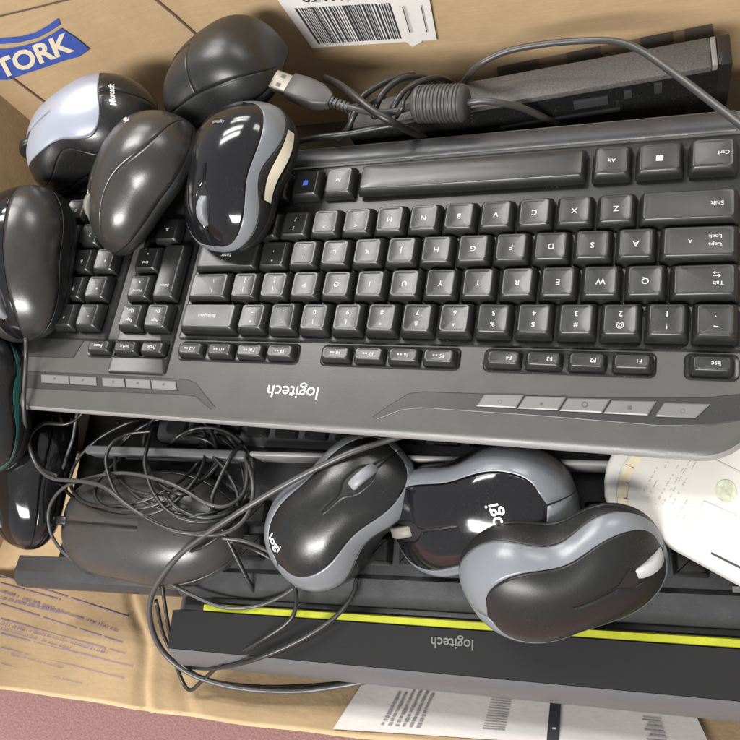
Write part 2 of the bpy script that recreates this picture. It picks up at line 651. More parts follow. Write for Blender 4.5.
# torn lip at the lower edge
mb.add([Q(0.75, 0.01, .1), Q(0.79, -0.075, .1), Q(0.87, -0.02, .1), Q(0.9, 0.03, .1)], [(0, 1, 2, 3)])
lab = mb.build('barcode_label', 'paper', box, BO)
mb = MB()
u = 0.07
while u < 0.74:
    wdt = random.choice((0.006, 0.006, 0.010, 0.016))
    mb.add([Q(u, 0.05, .04), Q(u + wdt, 0.05, .04), Q(u + wdt, 0.56, .04), Q(u, 0.56, .04)], [(0, 1, 2, 3)])
    u += wdt + random.choice((0.006, 0.008, 0.012))
for u in (0.80, 0.93):
    mb.add([Q(u, 0.12, .3), Q(u + 0.007, 0.12, .3), Q(u + 0.007, 0.5, .3), Q(u, 0.5, .3)], [(0, 1, 2, 3)])
mb.build('barcode', 'ink_black', lab, BO, smooth=False)
mb = MB()
vs, fs = text_geo('34AGMAT9', 1.0, 0.01)
wt = max(x for x, y in vs) - min(x for x, y in vs)
mb.add([Q(0.42 - x / wt * 0.52, 0.69 - y * 0.15, .04) for x, y in vs], fs)
mb.build('lettering', 'ink_black', lab, BO, smooth=False)

# shipping label on the near flap ---------------------------
Q = quad_map([(333, 729), (714, 754), (692, 707), (372, 668)], fn=flap_hit, lift=0.16)
mb = MB()
nx = 90
vs = [Q(i / nx, j / 6) for i in range(nx + 1) for j in range(7)]
mb.add(vs, [(i * 7 + j, (i + 1) * 7 + j, (i + 1) * 7 + j + 1, i * 7 + j + 1) for i in range(nx) for j in range(6)])
lab = mb.build('shipping_label', 'paper', box, BO)
mb = MB()


def qstrip(mb, Q, u0, v0, u1, v1, m=0, dl=0.05):
    mb.add([Q(u0, v0, dl), Q(u1, v0, dl), Q(u1, v1, dl), Q(u0, v1, dl)], [(0, 1, 2, 3)], m)


for k in range(6):                         # address lines, set across the label
    u = 0.115 + 0.019 * k
    v = 0.12
    while v < (0.92 if k in (2, 3) else 0.68):
        dv = random.uniform(0.03, 0.09)
        qstrip(mb, Q, u, v, u + 0.009 * random.uniform(0.8, 1.25), v + dv)
        v += dv + random.uniform(0.015, 0.04)
for k in range(3):
    u = 0.215 + k * 0.04
    qstrip(mb, Q, u + 0.02, 0.93, u + 0.05, 0.95)
for k in range(5):
    v = 0.2 + 0.1 * k
    qstrip(mb, Q, 0.83 + 0.012 * (k % 2), v, 0.885, v + 0.04)
mb.build('printed_text', 'ink_grey', lab, BO, smooth=False)
mb = MB()
for k in range(16):                        # a small side-on barcode
    v = 0.18 + k * 0.047
    qstrip(mb, Q, 0.385, v, 0.445, v + random.choice((0.012, 0.02, 0.028)))
mb.build('barcode', 'ink_grey', lab, BO, smooth=False)
mb = MB()
qstrip(mb, Q, 0.560, 0.02, 0.592, 0.99)    # heavy black bar
for k in range(9):
    u = 0.668 + k * 0.0125
    qstrip(mb, Q, u, 0.80, u + 0.009, 0.80 + random.uniform(0.05, 0.11))
mb.build('printed_bar', 'ink_black', lab, BO, smooth=False)
mb = MB()
for k in range(9):
    u = 0.568 + random.uniform(0, 0.012)
    v = 0.10 + k * 0.085
    if k in (2, 3, 6):
        qstrip(mb, Q, u, v, u + 0.010, v + 0.04, 0, 0.08)
mb.build('printed_mark', 'paper', lab, BO, smooth=False)

# ================================================================== MAIN KEYBOARD
KU = 1.905
KB = (-21.0, 2.5, -2.4)
kb = thing('keyboard', 'large grey keyboard with black keys and silver shortcut buttons, on top of the pile', 'keyboard', KB)
X0, X1, Y0, Y1 = -43.6, 0.75, -5.85, 11.35


def case_outline(x0, x1, y0, y1, r0=2.3, r1=1.2, n=8):
    out = []
    for cx, cy, a0, r in ((x1 - r1, y1 - r1, 0, r1), (x0 + r1, y1 - r1, 90, r1), (x0 + r0, y0 + r0, 180, r0), (x1 - r0, y0 + r0, 270, r0)):
        for i in range(n + 1):
            a = math.radians(a0 + 90 * i / n)
            out.append((cx + r * math.cos(a), cy + r * math.sin(a)))
    return out


ol = case_outline(X0, X1, Y0, Y1)
PZ = -0.72


def ring(o, z):
    return [(x, y, z) for x, y in o]


mb = MB()
loft(mb, [ring(offset_poly(ol, 0.42), PZ), ring(offset_poly(ol, 0.20), PZ - 0.05), ring(offset_poly(ol, 0.09), PZ - 0.12)][::-1], 0, cap0=False, cap1=True)
mb.build('top_plate', 'case', kb, KB, angle=40)
mb = MB()
loft(mb, [ring(offset_poly(ol, 0.09), PZ - 0.12), ring(offset_poly(ol, 0.0), PZ - 0.20), ring(offset_poly(ol, -0.07), PZ - 0.36), ring(offset_poly(ol, -0.05), PZ - 0.46), ring(offset_poly(ol, 0.05), PZ - 0.50)], 0, False, False)
mb.build('silver_edge', 'trim', kb, KB)
mb = MB()
loft(mb, [ring(offset_poly(ol, 0.05), PZ - 0.50), ring(offset_poly(ol, 0.12), PZ - 1.1), ring(offset_poly(ol, 0.6), PZ - 1.6), ring(offset_poly(ol, 2.0), PZ - 1.68)], 0, False, True)
mb.build('bottom_shell', 'case_side', kb, KB)
# rounded charcoal lip along the front (space bar) side
mb = MB()
prof = [(9.98, PZ + 0.01), (10.05, PZ + 0.10), (10.35, PZ + 0.16), (10.8, PZ + 0.10), (11.15, PZ - 0.03), (11.42, PZ - 0.28), (11.5, PZ - 0.7), (11.40, PZ - 1.0)]
loft(mb, [[(x, y, z) for y, z in prof] for x in (X0 + 1.0, X0 + 1.3, -30, -15, X1 - 1.2, X1 - 0.9)], 0)
mb.build('front_lip', 'slab', kb, KB, angle=50)


def well(cx, cy, w, d, r=0.3, m='well', name='key_well', lift=0.02):
    mb = MB()
    o = [(cx + x, cy + y) for x, y in rrect(w, d, r)]
    loft(mb, [ring(o, PZ + lift), ring(offset_poly(o, 0.06), PZ + lift + 0.07), ring(offset_poly(o, 0.16), PZ + lift + 0.03)], 0, False, True)
    return mb.build(name, m, kb, KB, angle=30)


well(-14.28, 4.30, 29.05, 11.05, 0.25)
well(-31.15, 1.65, 4.25, 10.2, 0.25)
well(-38.1, 4.0, 8.3, 10.9, 0.25)

ESC = [(-1.05, 1.75, ['Esc'])]
FGR = [[-4.2, -6.1, -8.0, -9.85], [-12.98, -14.8, -16.66, -18.49], [-21.75, -23.62, -25.55, -27.50]]
well(-1.05, -1.9, 2.15, 1.22, 0.3)
for gq in FGR:
    well((gq[0] + gq[-1]) / 2, -1.9, gq[0] - gq[-1] + 2.0, 1.2, 0.3)
well(-32.15, -1.9, 6.1, 1.2, 0.3)


def keycap(cx, cy, w, d, legends, top=0.0, inset=0.26, hgt=0.58, dish=0.06, mname='key', name='key', tilt=0.0):
    """legends: (text, dx, dy, size[, material index]) measured as the typist reads them"""
    mb = MB()
    rings = []
    for ins, z, r in ((0.05, -hgt, 0.12), (0.09, -hgt * 0.55, 0.14), (inset - 0.025, -0.035, 0.16), (inset + 0.015, -0.004, 0.15), (inset + 0.03, 0.0, 0.15)):
        rings.append([(cx + x, cy + y, top + z) for x, y in rrect(w - 2 * ins, d - 2 * ins, r)])
    hw, hd = w / 2 - inset - 0.03, d / 2 - inset - 0.03
    zf = lambda x, y: -dish * (1 - min(1, abs(x / hw)) ** 2) if w < 3 else -dish * 0.4 * (1 - min(1, abs(y / hd)) ** 2)
    base = rrect(2 * hw, 2 * hd, 0.2)
    for s in (0.9, 0.8, 0.7, 0.6, 0.5, 0.4, 0.3, 0.2, 0.1):
        rings.append([(cx + x * s, cy + y * s, top + zf(x * s, y * s) * (1 if s < 0.85 else 0.97)) for x, y in base])
    loft(mb, rings, 0, False, True)
    for L in legends:
        t, dx, dy, sz = L[:4]
        mi = L[4] if len(L) > 4 else 1
        vs, fs = text_geo(t, sz * 0.86, 0.0)
        k = [(cx - (dx + x), cy - (dy + y), top + zf(-(dx + x), -(dy + y)) + 0.022) for x, y in vs]
        mb.add(k, fs, mi)
    tx, ty = random.gauss(0, 0.022), random.gauss(0, 0.018)          # random tilt added so the sheen differs between keys
    mb.v = [(x, y, z + (x - cx) * tx * (1 if w < 3 else 0.3) + (y - cy) * ty) for x, y, z in mb.v]
    o = mb.build(name, [mname, 'legend', 'legend_blue', 'legend_dark'], kb, KB, angle=60)
    return o


def row(y, specs):
    """specs: (left edge u, width u, legends)"""
    for u, wu, lg in specs:
        keycap(-(u + wu / 2) * KU, y, wu * KU, KU * (1.0), lg)


two = lambda a, b: [(a, 0.0, 0.30, 0.40), (b, 0.0, -0.28, 0.42)]
one = lambda a: [(a, 0.0, 0.02, 0.48)]
YR = [0.0, 2.02, 3.93, 5.80]
YR = [0.0, 1.905, 3.81, 5.715, 7.62]
row(0.0, [(i, 1, two(a, b)) for i, (a, b) in enumerate(zip('~!@#$%^&*()_+', "`1234567890-="))])
row(0.0, [(13, 2, [('Backspace', 0.05, 0.0, 0.34)])])
row(YR[1], [(0, 1.5, [('Tab', -0.55, 0.18, 0.34), ('⇆', -0.5, -0.28, 0.4)])] + [(1.5 + i, 1, one(c)) for i, c in enumerate('QWERTYUIOP')] + [(11.5, 1, two('{', '[')), (12.5, 1, two('}', ']')), (13.5, 1.5, [('|', -0.3, 0.28, 0.4), ('\\', -0.3, -0.28, 0.4)])])
row(YR[2], [(0, 1.75, [('Caps', -0.66, 0.2, 0.32), ('Lock', -0.66, -0.2, 0.32), ('A', 0.35, 0.0, 0.3)])] + [(1.75 + i, 1, one(c)) for i, c in enumerate('ASDFGHJKL')] + [(10.75, 1, two(':', ';')), (11.75, 1, two('"', "'")), (12.75, 2.25, [('Enter', 0, 0, 0.36)])])
row(YR[3], [(0, 2.25, [('Shift', -1.2, 0.0, 0.36)])] + [(2.25 + i, 1, one(c)) for i, c in enumerate('ZXCVBNM')] + [(9.25, 1, two('<', ',')), (10.25, 1, two('>', '.')), (11.25, 1, two('?', '/')), (12.25, 2.75, [('Shift', 0.9, 0, 0.36)])])
# bottom row: wide front edge keys
yb, db = 8.55, 1.98
win = [('■', 0, 0.05, 0.5)]
for x0, x1, lg in ((-0.05, -2.25, [('Ctrl', -0.45, 0.0, 0.34)]), (-2.3, -4.55, win), (-4.6, -6.55, [('Alt', 0, 0, 0.34)]), (-6.7, -18.95, []), (-19.15, -21.15, [('Alt', 0, 0, 0.34)]), (-21.25, -23.2, [('■', 0, 0, 0.5, 2)]), (-23.3, -25.3, [('≡', 0, 0, 0.45)]), (-25.4, -28.5, [('Ctrl', 0.4, 0, 0.34)])):
    keycap((x0 + x1) / 2, yb - 0.2, x0 - x1, db, lg, top=(0.05 if x0 - x1 < 5 else 0.10), dish=0.05 if x0 - x1 < 5 else -0.22)
# function row
keycap(-1.05, -1.9, 1.78, 0.98, [('Esc', -0.15, 0, 0.34)], top=-0.22, inset=0.2, hgt=0.42, dish=0.03, name='function_key')
n = 0
for gq in FGR:
    for xk in gq:
        n += 1
        keycap(xk, -1.9, 1.80, 0.98, [('F%d' % n, -0.28, 0.0, 0.33)] if n < 5 else [('F%d ▪▪' % n, 0, 0.0, 0.30)], top=-0.22, inset=0.2, hgt=0.42, dish=0.03, name='function_key')
for xk, lg in ((-30.15, 'PrtSc'), (-32.1, 'ScrLk'), (-34.1, 'Pause')):
    keycap(xk, -1.9, 1.85, 0.98, [(lg, 0, 0, 0.34)], top=-0.22, inset=0.2, hgt=0.42, dish=0.03, name='function_key')
# navigation block: two columns, a double-height Delete key
for xk, yk, d, lg in ((-30.25, 2.35, 3.9, [('Delete', 0, 0.95, 0.28)]), (-30.25, -0.55 + 0.55, 1.85, two('Page', 'Dn')), (-32.15, 0.0, 1.85, two('Page', 'Up')),
                      (-32.15, 1.9, 1.85, two('Home', '▪')), (-32.15, 3.8, 1.85, two('End', '▪')), (-31.2, 5.75, 1.85, [('▲', 0, 0, 0.4)])):
    if d > 3:
        keycap(xk, 2.9, 1.85, 3.85, lg)
    else:
        keycap(xk, yk, 1.85, d, [(a, b, c, s * 0.8) for a, b, c, s in lg])
NP = [['Num', '/', '*', '-'], ['7', '8', '9', '+'], ['4', '5', '6', '+'], ['1', '2', '3', 'E'], ['0', '0', '.', 'E']]
for r in range(5):
    for c in range(4):
        t = NP[r][3 - c]
        keycap(-35.45 - 1.9 * c, 0.0 + 1.905 * r, 1.86, 1.88, [(t, -0.1, 0.1, 0.42 if len(t) == 1 else 0.3)], name='number_pad_key')

# shortcut troughs with parallelogram silver buttons
def poly_part(name, m, pts, z0, z1, bev=0.05):
    mb = MB()
    if sum(pts[i - 1][0] * pts[i][1] - pts[i][0] * pts[i - 1][1] for i in range(len(pts))) < 0:
        pts = pts[::-1]
    loft(mb, [ring(pts, z0), ring(offset_poly(pts, 0.0), z1 - bev * 0.6), ring(offset_poly(pts, bev), z1)], 0, False, True)
    return mb.build(name, m, kb, KB, angle=30)


poly_part('button_trough', 'trough', [(-16.05, -5.05), (-15.2, -4.35), (-14.35, -3.75), (-13.6, -3.62), (-6, -3.5), (-1.2, -3.25), (0.55, -2.95), (0.62, -4.0), (-1.0, -4.45), (-3.0, -4.62), (-8, -4.5), (-13.6, -4.45), (-14.6, -4.62), (-15.75, -5.15)], PZ, PZ + 0.04, 0.03)
poly_part('button_trough', 'trough', [(-25.2, -5.1), (-26.1, -4.4), (-26.9, -3.75), (-27.5, -3.6), (-34, -3.55), (-42.6, -3.6), (-42.9, -4.7), (-34, -4.62), (-27.6, -4.5), (-26.7, -4.55), (-25.55, -5.2)], PZ, PZ + 0.04, 0.03)
for xa, xb, ic in ((-1.05, -2.85, '▫'), (-3.15, -4.95, '▪'), (-5.02, -6.82, 'o'), (-6.89, -8.69, '•'), (-8.76, -10.6, '▫')):
    sl = 0.32
    o = poly_part('shortcut_button', 'media', [(xa, -3.55), (xb, -3.62), (xb - sl, -4.22), (xa - sl * (1.8 if xa > -2 else 1), -4.2)], PZ, PZ + 0.12)
    mb = MB()
    vs, fs = text_geo(ic, 0.6)
    mb.add([((xa + xb - sl) / 2 - x, -3.92 - y, PZ + 0.128) for x, y in vs], fs)
    mb.build('printed_icon', 'legend_dark', o, KB, smooth=False)
for xa, xb in ((-28.2, -29.9), (-30.0, -31.75), (-31.85, -33.5), (-33.95, -36.0), (-36.1, -38.3)):
    sl = -0.25
    o = poly_part('shortcut_button', 'media', [(xa, -3.75), (xb, -3.75), (xb - sl, -4.28), (xa - sl, -4.28)], PZ, PZ + 0.12)
    mb = MB()
    vs, fs = text_geo('▪', 0.5)
    mb.add([((xa + xb - sl) / 2 - x, -4.0 - y, PZ + 0.128) for x, y in vs], fs)
    mb.build('printed_icon', 'legend_dark', o, KB, smooth=False)
# small status light window near the number pad
poly_part('indicator_panel', 'trough', [(-35.7, -1.2), (-36.2, -2.6), (-42, -2.6), (-42, -1.2)], PZ, PZ + 0.04, 0.03)
# maker's mark
mb = MB()
frame_text(mb, 'logitech', 0.98, Vector((-20.75, -3.98, PZ + 0.012)), Vector((-1, 0, 0)), Vector((0, -1, 0)), 0, 0.0)
mb.build('lettering', 'mark_white', kb, KB, smooth=False)
for x in (-38, -4):
    mb = MB()
    slab(mb, [(x + a, -3.5 + b) for a, b in rrect(3.2, 1.4, 0.3)], PZ - 1.65, PZ - 2.1, 0.1)
    mb.build('foot', 'well', kb, KB)


# ================================================================== MICE
def sgnpow(x, p):
    return math.copysign(abs(x) ** p, x)


class Mouse:
    def __init__(self, L=10.2, W=6.2, H=3.7, wl=0.06, wr=0.06, ws=0.15, peak=-0.2, fl=0.42, nf=2.7, nr=2.3, p=2.3, hb=0.75, inner=0.74, inr=0.93, inf=0.96, phi_o=26, skew=0.0):
        self.__dict__.update(locals())

    def e(self, s, n):
        return max(0.0, 1 - abs(s) ** n) ** (1 / n)

    def halfw(self, s, side):
        n = self.nf if s > 0 else self.nr
        k = self.wl if side > 0 else self.wr
        flare = 1 + (0.05 if s < 0 else 0) * math.sin(max(0, -s) * math.pi)
        return self.W / 2 * self.e(s, n) * (1 - k * math.exp(-((s - self.ws) / 0.33) ** 2)) * flare

    def mid(self, s):
        return self.skew * (s * s - 0.4)

    def h(self, s):
        if s > self.peak:
            k = (s - self.peak) / (1 - self.peak)
            q = 1 - (1 - self.fl) * k ** 1.8
        else:
            k = (self.peak - s) / (1 + self.peak)
            q = 1 - 0.30 * k ** 2
        return (self.H - self.hb) * q * max(0.0, 1 - abs(s) ** 5) ** 0.5

    def zb(self, s):
        return self.hb

    def pt(self, s, phi, inset=0.0):
        c, sn = math.cos(phi), max(0.0, math.sin(phi))
        t = sgnpow(c, 2 / self.p)
        w = max(0.0, self.halfw(s, t) - inset)
        return Vector((s * self.L / 2, self.mid(s) + t * w, self.hb + max(0, self.h(s) - inset) * sn ** (2 / self.p)))

    def phi_t(self, t):
        """phi for a fraction of half width"""
        t = max(-1.0, min(1.0, t))
        return math.acos(sgnpow(t, self.p / 2))

    def surf(self, x, y, lift=0.02):
        s = max(-0.999, min(0.999, x / (self.L / 2)))
        y2 = y - self.mid(s)
        w = max(1e-4, self.halfw(s, y2))
        t = max(-1, min(1, y2 / w))
        return Vector((x, y, self.hb + self.h(s) * max(0, 1 - abs(t) ** self.p) ** (1 / self.p) + lift))

    def inner_t(self, s, side):
        """fraction of half width where the top shell ends (0 beyond its ends)"""
        a = self.inr if s < 0 else self.inf
        if abs(s) >= a:
            return 0.0
        k = (1 - (abs(s) / a) ** 3.0) ** (1 / 3.0)
        w = max(1e-4, self.e(s, self.nf if s > 0 else self.nr))
        base = self.inner(s, side) if callable(self.inner) else self.inner
        return min(0.985, base * k / max(w, base * k / 0.985))


def stations(a, b, n):
    """cosine spacing over -1..1, cut to a..b"""
    A, B = math.acos(-max(-1, a)), math.acos(-min(1, b))
    return [-math.cos(A + (B - A) * i / n) for i in range(n + 1)]


def patch(ms, name, m, s0, s1, f0, f1, parent, ns=56, nphi=14, edge=0.05, roll0=True, roll1=True):
    """surface between phi curves f0(s) < f1(s), its edges rolled inwards so that neighbours meet in a groove"""
    mb = MB()
    cols = []
    for s in stations(s0, s1, ns):
        a, b = f0(s), f1(s)
        if b < a:
            a = b = (a + b) / 2
        col = [ms.pt(s, a, edge * 1.6)]
        for j in range(nphi + 1):
            col.append(ms.pt(s, a + (b - a) * j / nphi, edge if j in (0, nphi) and False else 0.0))
        col.append(ms.pt(s, b, edge * 1.6))
        cols.append(col)
    # rolled ends along s
    def endcol(s, sgn):
        a, b = f0(s), f1(s)
        c = [ms.pt(s, a, edge * 2)] + [ms.pt(s, a + (b - a) * j / nphi, edge * 2) for j in range(nphi + 1)] + [ms.pt(s, b, edge * 2)]
        return c
    cols = ([endcol(s0, -1)] if roll0 else []) + cols + ([endcol(s1, 1)] if roll1 else [])
    k = nphi + 3
    mb.add([p for c in cols for p in c], [(i * k + j, (i + 1) * k + j, (i + 1) * k + j + 1, i * k + j + 1) for i in range(len(cols) - 1) for j in range(k - 1)])
    return mb.build(name, m, parent)


def full_shell(ms, name, m, parent, inset=0.06):
    """base: the side skirt, the sole and a dark core under the shells"""
    mb = MB()
    rings = []
    for s in stations(-0.9999, 0.9999, 60):
        e = math.sqrt(max(0, 1 - s ** 6))
        r = [ms.pt(s, math.pi * j / 28, inset) for j in range(29)]
        wl, wr = ms.halfw(s, 1), ms.halfw(s, -1)
        c = ms.mid(s)
        z0 = ms.hb * (1 - e)
        x = s * ms.L / 2
        for q, zz in ((1.0, 0.86), (0.985, 0.45), (0.93, 0.1), (0.86, 0.0)):
            r.append(Vector((x, c - wr * q, z0 + (ms.hb - z0) * zz)))
        for q, zz in ((0.86, 0.0), (0.93, 0.1), (0.985, 0.45), (1.0, 0.86)):
            r.append(Vector((x, c + wl * q, z0 + (ms.hb - z0) * zz)))
        rings.append(r)
    loft(mb, rings)
    return mb.build(name, m, parent)


def pose(front, rear, roll, zmid, Lwant=None):
    """stand the mouse with its nose and tail at two points; roll leans its top towards its own left"""
    f, r = at(*front), at(*rear)
    x = (f - r)
    L = x.length
    x = x / L
    y = Vector((0, 0, 1)).cross(x).normalized()
    z = x.cross(y)
    a = math.radians(roll)
    z2 = z * math.cos(a) + y * math.sin(a)
    y2 = z2.cross(x)
    c = (f + r) / 2 - z2 * zmid
    mw = Matrix((x, y2, z2)).transposed().to_4x4()
    mw.translation = c * S
    return mw, L


def wheel(ms, root, s, mname, r=1.05, wd=0.55, out=0.22):
    x = s * ms.L / 2
    top = ms.surf(x, ms.mid(s), 0).z
    zc = top + out - r
    mb = MB()
    n = 40
    rings = []
    for yy, rr in ((-wd / 2, r * 0.75), (-wd / 2, r * 0.92), (-wd / 2 * 0.75, r), (wd / 2 * 0.75, r), (wd / 2, r * 0.92), (wd / 2, r * 0.75)):
        rings.append([Vector((x + (rr - (0.025 if (k % 2 and abs(yy) < wd * 0.45) else 0)) * math.cos(2 * math.pi * k / n), ms.mid(s) + yy, zc + (rr - (0.025 if (k % 2 and abs(yy) < wd * 0.45) else 0)) * math.sin(2 * math.pi * k / n))) for k in range(n)])
    loft(mb, rings)
    return mb.build('scroll_wheel', mname, root, angle=50)


def logo(ms, root, s, t, size, mname='mark_white', txt='logitech', rot=-90):
    mb = MB()
    vs, fs = text_geo(txt, size, 0.008)
    x0 = s * ms.L / 2
    y0 = ms.mid(s) + t * ms.halfw(s, t)
    a = math.radians(rot)
    mb.add([ms.surf(x0 + x * math.cos(a) - y * math.sin(a), y0 + x * math.sin(a) + y * math.cos(a), 0.03) for x, y in vs], fs)
    return mb.build('lettering', mname, root, smooth=False)


def build_mouse(label, front, rear, roll, ms, top='black_gloss', button='black_gloss', rim='rim', side='black_soft', base='black_soft', split=0.08, wheel_m='wheel_grey', wheel_s=0.55,
                gap_at_split=0.0, logo_at=None, group='computer mice lying in the box', ridge=None, seam_from=None, wout=0.22, name='computer_mouse', seam=0.035):
    mw, L = pose(front, rear, roll, ms.H * 0.42)
    ms.L = L
    root = thing(name, label, 'mouse', group=group, mw=mw)
    full_shell(ms, 'base', base, root)
    po = lambda s: math.radians(ms.phi_o(s) if callable(ms.phi_o) else ms.phi_o)
    pL = lambda s: max(po(s), ms.phi_t(ms.inner_t(s, 1)))
    pR = lambda s: min(math.pi - po(s), math.pi - ms.phi_t(ms.inner_t(s, -1)))
    E = 0.9995
    if rim:
        g = 0.012
        patch(ms, 'rim', rim, -E, E, po, lambda s: pL(s) - g, root)
        patch(ms, 'rim', rim, -E, E, lambda s: pR(s) + g, lambda s: math.pi - po(s), root)
        sa, sb = -ms.inr + 0.004, ms.inf - 0.004
        tL, tR = pL, pR
    else:
        sa, sb = -E, E
        tL, tR = po, lambda s: math.pi - po(s)
    patch(ms, 'side_grip', side, -E, E, lambda s: 0.0, lambda s: po(s) - 0.015, root)
    patch(ms, 'side_grip', side, -E, E, lambda s: math.pi - po(s) + 0.015, lambda s: math.pi, root)
    patch(ms, 'palm_cover', top, sa, split - gap_at_split, tL, tR, root, nphi=28, roll1=gap_at_split > 0)

    def gap(s):
        w = max(0.3, ms.halfw(s, 1))
        g = seam * min(1.0, max(0.0, (s - split) / 0.06))
        g += 0.36 * math.exp(-((s - wheel_s) * ms.L / 2 / 0.80) ** 4)
        return math.asin(min(0.9, g / w))
    patch(ms, 'button', button, split, sb, tL, lambda s: max(tL(s), math.pi / 2 - gap(s)), root, nphi=16, roll0=gap_at_split > 0)
    patch(ms, 'button', button, split, sb, lambda s: min(tR(s), math.pi / 2 + gap(s)), tR, root, nphi=16, roll0=gap_at_split > 0)
    if wheel_m:
        wheel(ms, root, wheel_s, wheel_m, out=wout)
    if logo_at:
        logo(ms, root, *logo_at)
    return root, ms


def rimmed(**k):
    d = dict(W=6.1, H=3.7, wl=0.13, wr=0.13, inner=lambda s, side: 0.71 - 0.10 * max(0, -s) + 0.06 * s, inr=0.74, inf=0.965, nr=2.5, phi_o=lambda s: 11 + 13 * math.exp(-((s - 0.0) / 0.42) ** 2))
    d.update(k)
    return Mouse(**d)


# black mouse with the grey rim and a cream strip, on the keyboard
r4, m4 = build_mouse('glossy black mouse with slate grey rim and a cream strip down its side', (209, 247, 1.4), (256, 100, 2.8), -10, rimmed(W=6.7, H=3.6, inner=lambda s, side: 0.82 - 0.08 * max(0, -s), inr=0.84), wheel_m='wheel_grey', logo_at=(-0.45, 0, 0.30, 'wheel_grey'))
mb = MB()
rows4 = []
for ph in (15, 12, 9, 6, 3):
    rows4.append([m4.pt(-0.60 + 0.92 * i / 24, math.radians(ph * (0.75 + 0.25 * math.sin(math.pi * i / 24))), -0.10) for i in range(25)])
mb.add([p for r in rows4 for p in r], [(k * 25 + i, k * 25 + i + 1, k * 25 + 26 + i, k * 25 + 25 + i) for k in range(4) for i in range(24)])
mb.build('side_strip', 'cream', r4)

# plain warm charcoal mouse between the silver one and the rimmed one
build_mouse('plain charcoal mouse with tan wheel, between silver mouse and cream striped mouse', (93, 240, 1.2), (176, 112, 2.9), -22,
            Mouse(W=7.3, H=4.0, wl=0.05, wr=0.05, phi_o=lambda s: 46 + 9 * math.sin(3.2 * s + 0.6), fl=0.5), top='warm_grey', button='warm_grey', rim=None, side='warm_grey', base='black_soft', wheel_m='wheel_olive', logo_at=(-0.55, -0.1, 0.42, 'mark_white'), wout=0.12)

# silver mouse in the corner
r1, m1 = build_mouse('pearly silver mouse with black sides and tail, in the box corner under the banner', (26, 160, 1.2), (146, 98, 1.8), 2,
                     Mouse(W=6.8, H=4.3, wl=0.20, wr=0.05, phi_o=lambda s: 14 + 24 * math.exp(-((s - 0.1) / 0.4) ** 2), inr=0.60, peak=-0.1, inner=lambda s, side: 0.93 if side < 0 else 0.70 - 0.20 * s, fl=0.55, inf=0.99), top='silver', button='silver', rim='black_satin', side='black_satin', base='black_satin', wheel_m='black_soft', wheel_s=0.75)
logo(m1, r1, -0.74, 0.1, 0.42, 'mark_white', 'Microsoft', -90)

# dark mouse standing against the back wall
build_mouse('black mouse with no markings, propped up against the back wall beside the cable plug', (171, 98, 1.0), (274, 46, 2.4), -14,
            Mouse(W=6.4, H=4.2, wl=0.04, wr=0.04, phi_o=24, fl=0.7, nf=3.6, nr=3.2, p=2.7), seam=0.0, top='black_soft', button='black_soft', rim=None, side='black_soft', wheel_m=None, gap_at_split=0.012, split=0.1)

# big grey mouse at the side of the keyboard
build_mouse('charcoal mouse with a glossy black centre band, lying on the number pad', (14, 338, 0.8), (24, 184, 2.4), 0,
            Mouse(W=6.6, H=4.0, wl=0.05, wr=0.05, phi_o=12, inr=0.97, inf=0.99, inner=0.30, fl=0.5), top='black_gloss', button='black_gloss', rim='warm_grey', side='black_soft', wheel_m='wheel_grey', wheel_s=0.6)

# teal rimmed mouse
build_mouse('dark mouse with a thin teal rim, lying beside the end of the grey keyboard', (-22, 474, -1.2), (-20, 335, 0.2), -5,
            Mouse(W=6.3, H=3.8, wl=0.02, wr=0.02, phi_o=7, inner=0.972, inr=0.975, inf=0.975), top='black_satin', button='black_satin', rim='teal', side='black_soft', wheel_m='wheel_grey')
# glossy black mouse below it
build_mouse('glossy black mouse tucked under the end of the grey keyboard, below the teal rimmed mouse', (8, 548, -6.4), (42, 392, -4.6), -14,
            Mouse(W=7.0, H=3.8, phi_o=22), top='black_gloss', button='black_gloss', rim=None, side='black_gloss', base='black_gloss', wheel_m='wheel_grey')

# worn grey wired mouse under the cables
build_mouse('worn plain grey mouse lying under the tangle of thin cables', (58, 520, -6.0), (238, 534, -5.0), 6,
            Mouse(W=7.0, H=4.0, wl=0.03, wr=0.03, phi_o=24, peak=-0.05, fl=0.5, nf=2.4), top='mid_grey', button='mid_grey', rim=None, side='mid_grey', base='black_soft', wheel_m='black_soft', wheel_s=0.82, split=-0.25)

# the three rimmed mice under the keyboard edge
build_mouse('grey rimmed black mouse lying next to the cable tangle, crossed by the thick grey cable', (396, 450, -2.6), (278, 572, -4.8), -10,
            rimmed(W=6.0, H=3.7, wr=0.17, wl=0.10), top='black_satin', button='black_satin', logo_at=(-0.60, 0.28, 0.72, 'mark_white', 'logi'))
build_mouse('black mouse with slate grey rim, lying between the two other grey rimmed mice', (389, 532, -4.6), (575, 494, -3.4), 22,
            rimmed(W=6.4, H=3.7), top='black_gloss', button='black_gloss', wheel_m='wheel_olive', logo_at=(-0.30, -0.02, 0.95, 'mark_white', 'logi'), wheel_s=0.74)
build_mouse('grey rimmed black mouse tipped onto its side above the lime stripe', (668, 556, -2.7), (464, 602, -3.7), -47,
            rimmed(W=6.1, H=3.3, hb=0.45, inr=0.70, wl=0.24, wr=0.08), top='black_matte', button='black_matte', wheel_m='wheel_pale', wheel_s=0.74, wout=0.10)

# ================================================================== LOWER KEYBOARDS
KO = (-14, -14, -8)
# lime striped keyboard along the flap
kA = thing('keyboard', 'black keyboard with a lime green stripe and pale grey front edge on the flap', 'keyboard', KO)
UA0, UA1 = -30.2, 12.0


